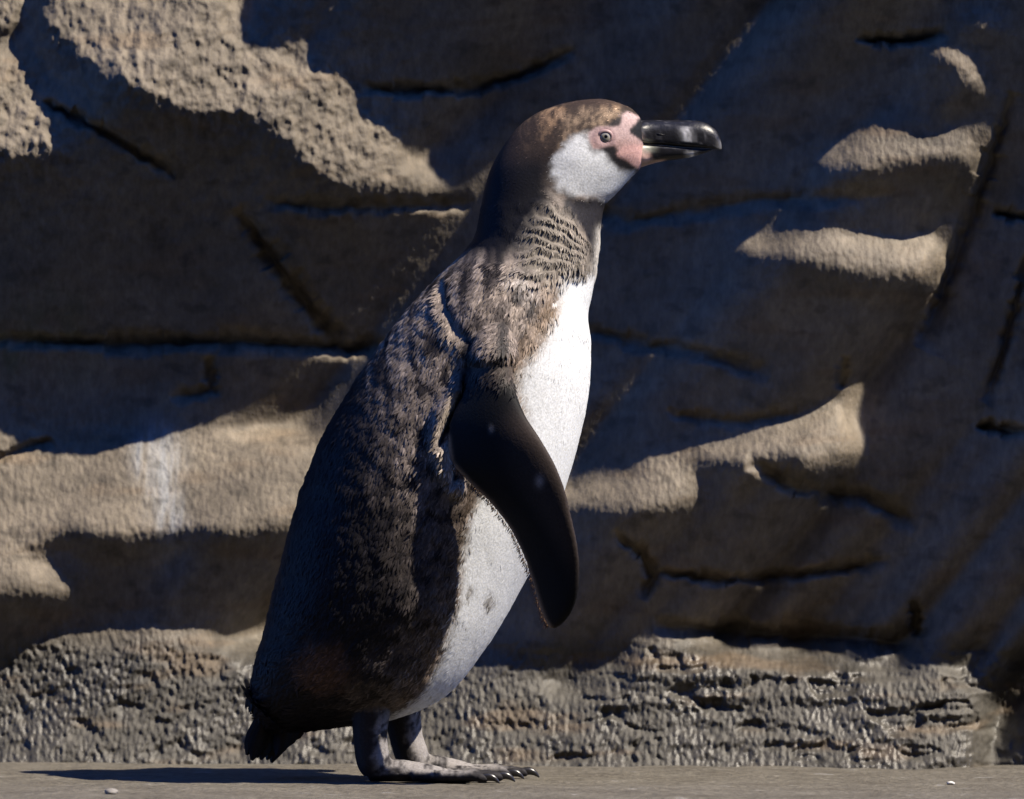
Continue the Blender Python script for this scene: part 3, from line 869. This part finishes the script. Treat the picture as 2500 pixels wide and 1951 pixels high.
# ---- feathers, many thousands of small overlapping blades
def feathers():
    tri = np.vstack((BF[:, :3], BF[:, [0, 2, 3]]))
    ar = np.linalg.norm(np.cross(BV[tri[:, 1]] - BV[tri[:, 0]], BV[tri[:, 2]] - BV[tri[:, 0]]), axis=1) / 2
    n = 135000
    ti = RNG.choice(len(tri), n, p=ar / ar.sum())
    r1 = np.sqrt(RNG.random(n)); r2 = RNG.random(n)
    w = np.stack((1 - r1, r1 * (1 - r2), r1 * r2), 1)
    P = (BV[tri[ti]] * w[..., None]).sum(1); N = (BN[tri[ti]] * w[..., None]).sum(1)
    N /= np.linalg.norm(N, axis=1)[:, None]
    Cc = (BC[tri[ti]] * w[..., None]).sum(1); kd = KIND[tri[ti, 0]]
    px = X2P(P[:, 0]); py = Z2P(P[:, 2])
    keep = ~((kd == 2) & (P[:, 2] < 0.072 + 0.004 * vnoise(px / 9, P[:, 1] * 300, 3)))
    keep &= soft(px, py, SKIN, 2) < 0.5
    keep &= (soft(px, py, GAPE, 4) < 0.2) & (soft(px, py, LORE, 3) < 0.4) & (px < 1366)
    P, N, Cc, kd, px, py = P[keep], N[keep], Cc[keep], kd[keep], px[keep], py[keep]
    n = len(P)
    # lie of the plumage: from the head down to the tail
    ax = AXIS; tg = -np.gradient(ax, axis=0); tg /= np.linalg.norm(tg, axis=1)[:, None]
    kdt = kdtree.KDTree(len(ax))
    for i, p in enumerate(ax):
        kdt.insert((p[0], 0, p[1]), i)
    kdt.balance()
    ni = np.array([kdt.find((p[0], 0, p[2]))[1] for p in P])
    T = np.stack((tg[ni, 0], np.zeros(n), tg[ni, 1]), 1)
    hd = smooth01(470, 380, py)[:, None]
    T = T * (1 - hd) + hd * np.array([-0.85, 0, -0.5])
    fl = (kd == 1) & (py > 822 + 26 * vnoise(px / 12, py / 50, 8))
    T[fl] = np.array([0.35, 0, -0.94])
    T += 0.22 * RNG.normal(size=(n, 3)) * np.where(fl, 0.3, 1)[:, None]
    T -= N * (T * N).sum(1)[:, None]
    T /= np.linalg.norm(T, axis=1)[:, None] + 1e-9
    S = np.cross(N, T)
    white = smooth01(0.18, 0.36, Cc[:, 1])
    L = np.where(py < 430, 0.0042, np.where(py < 560, 0.0056, 0.0085)) * (0.7 + 0.6 * RNG.random(n))
    L = np.where(py < 290, 0.0048, L)
    L = np.where(fl, 0.0026, L) * (1 + 0.25 * white)
    tail = smooth01(1350, 1500, py) * smooth01(720, 560, px)
    L *= 1 + 1.3 * tail
    W = L * np.where(fl, 0.42, 0.21) * (0.8 + 0.4 * RNG.random(n)) * (1 - 0.35 * white)
    # some feathers stand up more than others
    lift = np.where(fl, 0.02, 0.04 + 0.07 * RNG.random(n) ** 3) * (1 - 0.85 * white) * np.where(py < 560, 0.6, 1.0)
    # fringe along the trailing edge of the flipper
    A = np.array(FLIP[6:], float)
    E = catmull(np.stack((P2X(A[:, 0]), A[:, 4] / 1000, P2Z(A[:, 1])), 1), 420)
    E = E[:400] + RNG.normal(0, 0.0006, (400, 3)); m = len(E)
    fT = np.array([-0.45, -0.05, -0.88]) + 0.2 * RNG.normal(size=(m, 3)); fT /= np.linalg.norm(fT, axis=1)[:, None]
    fN = np.tile(np.array([-0.45, -0.89, 0.0]), (m, 1)); fN -= fT * (fN * fT).sum(1)[:, None]; fN /= np.linalg.norm(fN, axis=1)[:, None]
    P = np.vstack((P, E)); N = np.vstack((N, fN)); T = np.vstack((T, fT)); S = np.vstack((S, np.cross(fN, fT)))
    Cc = np.vstack((Cc, np.tile(np.array([[0.16, 0.10, 0.065]]), (m, 1)))); L = np.concatenate((L, 0.0045 * (0.5 + 0.8 * RNG.random(m)))); W = np.concatenate((W, np.full(m, 0.0007)))
    lift = np.concatenate((lift, np.full(m, 0.02))); white = np.concatenate((white, np.zeros(m))); fl = np.concatenate((fl, np.zeros(m, bool))); py = np.concatenate((py, np.full(m, 1100.0))); n += m
    base = P - N * 0.0004
    mid = base + T * (L * 0.55)[:, None] + N * (L * (lift * 0.9 + 0.05 * (1 - 0.6 * white)))[:, None]
    tip = base + T * L[:, None] + N * (L * lift * 1.05)[:, None]
    V = np.stack((base - S * (W * 0.3)[:, None], base + S * (W * 0.3)[:, None],
                  mid - S * (W * 0.5)[:, None] - N * (W * 0.12)[:, None], mid + N * (W * 0.06)[:, None], mid + S * (W * 0.5)[:, None] - N * (W * 0.12)[:, None], tip), 1)
    o = (np.arange(n) * 6)[:, None]
    F = np.stack([o + np.array(f) for f in ((0, 3, 2), (0, 1, 3), (1, 4, 3), (2, 3, 5), (3, 4, 5))], 1).reshape(-1, 3)
    g = np.exp(RNG.normal(0, 1, n) * (0.27 + 0.2 * (py < 400) - 0.29 * white - 0.2 * fl - 0.2 * white * (py < 430)).clip(0.03))[:, None]
    Cf = Cc * g
    tipc = 1.0 + (0.5 * RNG.random(n) * (1 - white) * ~fl)[:, None]
    bs = (0.88 + 0.1 * white)[:, None]
    col = np.stack((Cf * bs, Cf * bs, Cf, Cf * 1.08, Cf, Cf * tipc), 1)
    o = link('plumage', np_mesh('plumage', V.reshape(-1, 3) - ORG, F, True, np.clip(col.reshape(-1, 3), 0.003, 0.85)), M_FEATHER, PENGUIN)
    o['kind'] = 'stuff'
feathers()

# ---- stiff tail feathers
def tail():
    rng = random.Random(5)
    for k in range(16):
        f = (k + 0.5) / 16
        yy = (0.5 - rng.random()) * 0.05
        root = np.array([P2X(575 + 70 * f), yy * 0.5, P2Z(1490 + 25 * f)])
        tx = 525 + 100 * f; ty = 1585 + 52 * math.sin(f * 2.6 + 0.35) - 30 * f + rng.uniform(-8, 8)
        tip = np.array([P2X(tx), yy, P2Z(min(ty, 1634))])
        ax = tip - root; L = np.linalg.norm(ax); ax /= L
        sd = np.cross(ax, [0, 1.0, 0]); sd /= np.linalg.norm(sd)
        tw = rng.uniform(-0.5, 0.5); sd = sd * math.cos(tw) + np.array([0, 1.0, 0]) * math.sin(tw)
        nn = np.cross(sd, ax)
        V = []; F = []
        for i in range(7):
            u = i / 6; w = 0.0085 * (0.6 + 0.6 * u) * (1 if i < 5 else (0.72 if i == 5 else 0.12))
            c = root + ax * L * u + nn * 0.004 * math.sin(u * 2)
            V += [c - sd * w, c + nn * 0.0011, c + sd * w, c - nn * 0.0008]
        for i in range(6):
            for j in range(4):
                F.append((i * 4 + j, i * 4 + (j + 1) % 4, i * 4 + 4 + (j + 1) % 4, i * 4 + 4 + j))
        V = np.array(V)
        col = np.tile(np.array([[0.020, 0.016, 0.015]]), (len(V), 1)) * rng.uniform(0.7, 1.3)
        link('tail_feather', np_mesh('tail_feather', V - ORG, np.array(F), True, col), M_FEATHER, PENGUIN)
tail()

# ---- bill
def bill():
    up = [(1345,345,395,11.0),(1390,318,440,15.5),(1440,292,460,15.0),(1520,286,470,12),(1620,287,477,11.4),(1720,289,487,10.8),(1820,290,494,10.2),(1890,297,498,9.2),(1950,319,502,7.8),(2000,357,508,6),(2030,402,512,4.3),(2045,452,510,2.6),(2050,482,504,1.2)]
    lo = [(1380,466,654,16.5),(1450,474,642,14.5),(1520,478,620,11),(1620,484,598,10),(1720,494,585,9),(1820,500,568,7.6),(1900,504,546,6),(1955,507,524,4),(1982,509,515,2)]
    for name, rows, lower in (('upper_mandible', up, False), ('lower_mandible', lo, True)):
        A = np.array(rows, float)
        q = Z1(np.stack((A[:, 0], A[:, 1]), 1).tolist()); q2 = Z1(np.stack((A[:, 0], A[:, 2]), 1).tolist())
        R0 = np.array([[P2X(a[0]), P2Z(a[1]), P2Z(b[1]), h / 1000] for a, b, h in zip(q, q2, A[:, 3])])
        C = catmull(R0, 60)
        n = 36
        a = np.linspace(0, 2 * math.pi, n, endpoint=False)
        ca = np.cos(a); sa = np.sin(a)
        zc = (C[:, 1] + C[:, 2]) / 2; zh = (C[:, 1] - C[:, 2]) / 2
        R = np.zeros((60, n, 3))
        R[:, :, 0] = C[:, None, 0]
        # roof-shaped above (upper) or keeled below (lower), flat along the cutting edge
        taper = 1 - 0.42 * np.clip(sa, 0, 1) ** 1.5 if not lower else 1 - 0.42 * np.clip(-sa, 0, 1) ** 1.5
        cut = (sa < 0) if not lower else (sa > 0)
        sz = np.sign(sa) * np.abs(sa) ** np.where(cut, 0.35, 0.75)
        R[:, :, 1] = C[:, None, 3] * (np.sign(ca) * np.abs(ca) ** np.where(cut, 0.4, 0.8) * taper)[None]
        R[:, :, 2] = zc[:, None] + zh[:, None] * sz[None]
        V, F = loft(R)
        px = X2P(V[:, 0]); zx = (px - 960.5) / 0.28186; zy = (Z2P(V[:, 2]) - 174.6) / 0.28186
        # grooves along the horn
        if not lower:
            for gy, gd in ((395, 0.0012), (345, 0.0006)):
                V[:, 1] -= np.sign(V[:, 1]) * gd * np.exp(-((zy - gy - 0.06 * (zx - 1500)) / 14) ** 2) * smooth01(1430, 1500, zx) * smooth01(1800, 1650, zx)
        col = np.tile(np.array([[0.006, 0.006, 0.008]]), (len(V), 1))
        nz = fbm(zx / 40, zy / 40, 141, 3)
        band = np.exp(-((zx - 1785 - 0.25 * (zy - 400) - 14 * nz) / 36) ** 2)
        col = mix(col, (0.50, 0.50, 0.52), np.clip(band * (0.75 + 0.4 * nz), 0, 1) * (np.where(zy < 450, smooth01(330, 365, zy), smooth01(520, 545, zy))))
        col = mix(col, (0.045, 0.045, 0.05), smooth01(0.25, 0.9, fbm(zx / 70, zy / 9, 147, 3)))
        col = mix(col, (0.12, 0.115, 0.11), 0.7 * smooth01(1990, 2045, zx) * smooth01(420, 470, zy))
        if lower:
            col = mix(col, (0.35, 0.235, 0.205), smooth01(1540, 1470, zx - 0.7 * (zy - 560) + 12 * nz) )
            col = mix(col, (0.30, 0.20, 0.155), smooth01(578, 592, zy + 0.14 * (zx - 1600)) * smooth01(1650, 1580, zx))
            col = mix(col, (0.30, 0.31, 0.25), 0.7 * smooth01(1600, 1470, zx) * np.exp(-((zy - 500) / 22) ** 2))
        else:
            col = mix(col, (0.42, 0.31, 0.27), smooth01(1480, 1400, zx - 0.55 * (zy - 420) + 16 * nz) * smooth01(360, 400, zy))
            col = mix(col, (0.33, 0.33, 0.24), 0.7 * smooth01(1560, 1450, zx) * smooth01(430, 455, zy))
        me = bpy.data.meshes.new(name)
        me.from_pydata([tuple(p) for p in (V - ORG)], [], F); me.update()
        me.polygons.foreach_set('use_smooth', np.ones(len(me.polygons), bool))
        at = me.color_attributes.new('tint', 'FLOAT_COLOR', 'POINT')
        cc = np.ones((len(V), 4), np.float32); cc[:, :3] = np.clip(col, 0.004, 0.9); at.data.foreach_set('color', cc.ravel())
        o = link(name, me, M_BILL, PENGUIN)
        if not lower:
            for sg in (-1, 1):              # slit nostrils
                nv, nf = tube([(float(P2X(Z1([(zx_, 0)])[0][0])), sg * 0.0108, float(P2Z(Z1([(0, zy_)])[0][1]))) for zx_, zy_ in ((1545, 392), (1580, 396), (1615, 402))], [0.0006, 0.0012, 0.0006], 0.7, 10, 14)
                ln = bpy.data.meshes.new('nostril'); ln.from_pydata([tuple(p) for p in (nv - ORG)], [], nf); ln.update()
                a2 = ln.color_attributes.new('tint', 'FLOAT_COLOR', 'POINT'); a2.data.foreach_set('color', np.tile(np.array([0.004, 0.004, 0.004, 1], np.float32), len(nv)))
                link('nostril', ln, M_BILL, o)
bill()

# ---- eyes
def sphere_mesh(name, r, sy=1.0, seg=24, part=1.0):
    bm = bmesh.new(); bmesh.ops.create_uvsphere(bm, u_segments=seg, v_segments=seg // 2, radius=r)
    for v in bm.verts: v.co.y *= sy
    for f in bm.faces: f.smooth = True
    me = bpy.data.meshes.new(name); bm.to_mesh(me); bm.free()
    return me

def plain(name, col, rough, spec, coat=0.0):
    m, nt, b = material(name, rough, spec)
    n = node(nt, 'ShaderNodeTexNoise', i_Scale=900.0, i_Detail=3.0)
    cr = node(nt, 'ShaderNodeValToRGB')
    cr.color_ramp.elements[0].color = tuple(c * 0.7 for c in col) + (1,); cr.color_ramp.elements[1].color = tuple(min(1, c * 1.3) for c in col) + (1,)
    nt.links.new(n.outputs['Fac'], cr.inputs[0]); nt.links.new(cr.outputs[0], b.inputs['Base Color'])
    b.inputs['Coat Weight'].default_value = coat
    return m

def eyes():
    m_eye = plain('eye_wet_rim', (0.03, 0.025, 0.024), 0.2, 0.5, 0.6)
    m_iris = plain('iris', (0.20, 0.185, 0.145), 0.25, 0.5, 0.8)
    m_pup = plain('pupil', (0.004, 0.004, 0.004), 0.08, 0.5, 1.0)
    m_lid = plain('eyelid_skin', (0.26, 0.17, 0.165), 0.5, 0.35)
    ex, ey = Z1([(1166, 424)])[0]
    x, z = float(P2X(ex)), float(P2Z(ey))
    for sg in (-1, 1):
        hit = BVH.ray_cast(Vector((x, sg * 0.2, z)), Vector((0, -sg, 0)))[0]
        ys = hit.y if hit else sg * 0.033
        def lk(nm, me, mt, off, par):
            o = link(nm, me, mt, par); o.location = Vector(off) ; return o
        e = lk('eye', sphere_mesh('eye', 0.0066), m_eye, (x - ORG[0], ys - sg * 0.0040, z), PENGUIN)
        lk('iris', sphere_mesh('iris', 0.0050, 0.5), m_iris, (0, sg * 0.0046, 0), e)
        lk('pupil', sphere_mesh('pupil', 0.0021, 0.5), m_pup, (0.0006, sg * 0.0063, 0.0003), e)
        # lids: a fleshy ring, heavier above
        V = []; F = []
        n, k = 40, 10
        for i in range(n):
            a = 2 * math.pi * i / n
            r0 = 0.0060; rt = 0.0017 + 0.0008 * max(0, math.sin(a))
            for j in range(k):
                b = 2 * math.pi * j / k
                rr = r0 + rt * math.cos(b)
                V.append((rr * math.cos(a), sg * (0.0040 + rt * math.sin(b) * 0.9 + 0.0006 * math.sin(a)), rr * math.sin(a) * 0.86 + 0.0002))
                F.append((i * k + j, ((i + 1) % n) * k + j, ((i + 1) % n) * k + (j + 1) % k, i * k + (j + 1) % k))
        lk('eyelid', np_mesh('eyelid', np.array(V), np.array(F)), m_lid, (0, 0, 0), e)
eyes()

# ---- claws
def claws():
    for tips in (TIPS_N, TIPS_F):
        for k, t in enumerate(tips):
            t = np.array(t)
            dy = (-0.12, 0, 0.12)[k]
            pts = [t + np.array([-0.002, 0, 0.0006]), t + np.array([0.004, 0.004 * dy, 0.0012]), t + np.array([0.009, 0.009 * dy, -0.0008]), t + np.array([0.0135, 0.0135 * dy, -0.0048])]
            v, f = tube(pts, [0.0036, 0.0034, 0.0024, 0.0005], 1.1, 12, 20)
            me = bpy.data.meshes.new('claw'); me.from_pydata([tuple(p) for p in (v - ORG)], [], f); me.update()
            me.polygons.foreach_set('use_smooth', np.ones(len(me.polygons), bool))
            a2 = me.color_attributes.new('tint', 'FLOAT_COLOR', 'POINT'); a2.data.foreach_set('color', np.tile(np.array([0.014, 0.013, 0.014, 1], np.float32), len(v)))
            link('claw', me, M_CLAW, PENGUIN)
claws()

# ------------------------------------------------------------------ loose stones on the ledge
def pebbles():
    for k, (px, yy, r, col, label) in enumerate(((237, -0.314, 0.0042, (0.16, 0.15, 0.14), 'small grey pebble lying on the ledge out in front of the penguin'),
                                                 (2027, -0.077, 0.0026, (0.42, 0.41, 0.39), 'tiny white stone chip on the ledge below the rock pillar'))):
        m = plain('pebble_stone', col, 0.75, 0.3)
        bm = bmesh.new(); bmesh.ops.create_icosphere(bm, subdivisions=3, radius=r)
        for v in bm.verts:
            f = 1 + 0.22 * float(vnoise(np.array(v.co.x / r * 1.1 + k * 7), np.array(v.co.y / r * 1.1 + v.co.z / r), 5))
            v.co = Vector((v.co.x * 1.5 * f, v.co.y * 1.2 * f, v.co.z * 0.75 * f))
        for fc in bm.faces: fc.smooth = True
        me = bpy.data.meshes.new('pebble'); bm.to_mesh(me); bm.free()
        x = float(P2X(px)) * (1 + yy / DCAM)
        o = link('pebble', me, m); o.location = (x, yy, float(ground_height(np.array(x), np.array(yy))) + r * 0.55)
        o['label'] = label; o['category'] = 'pebble'
pebbles()
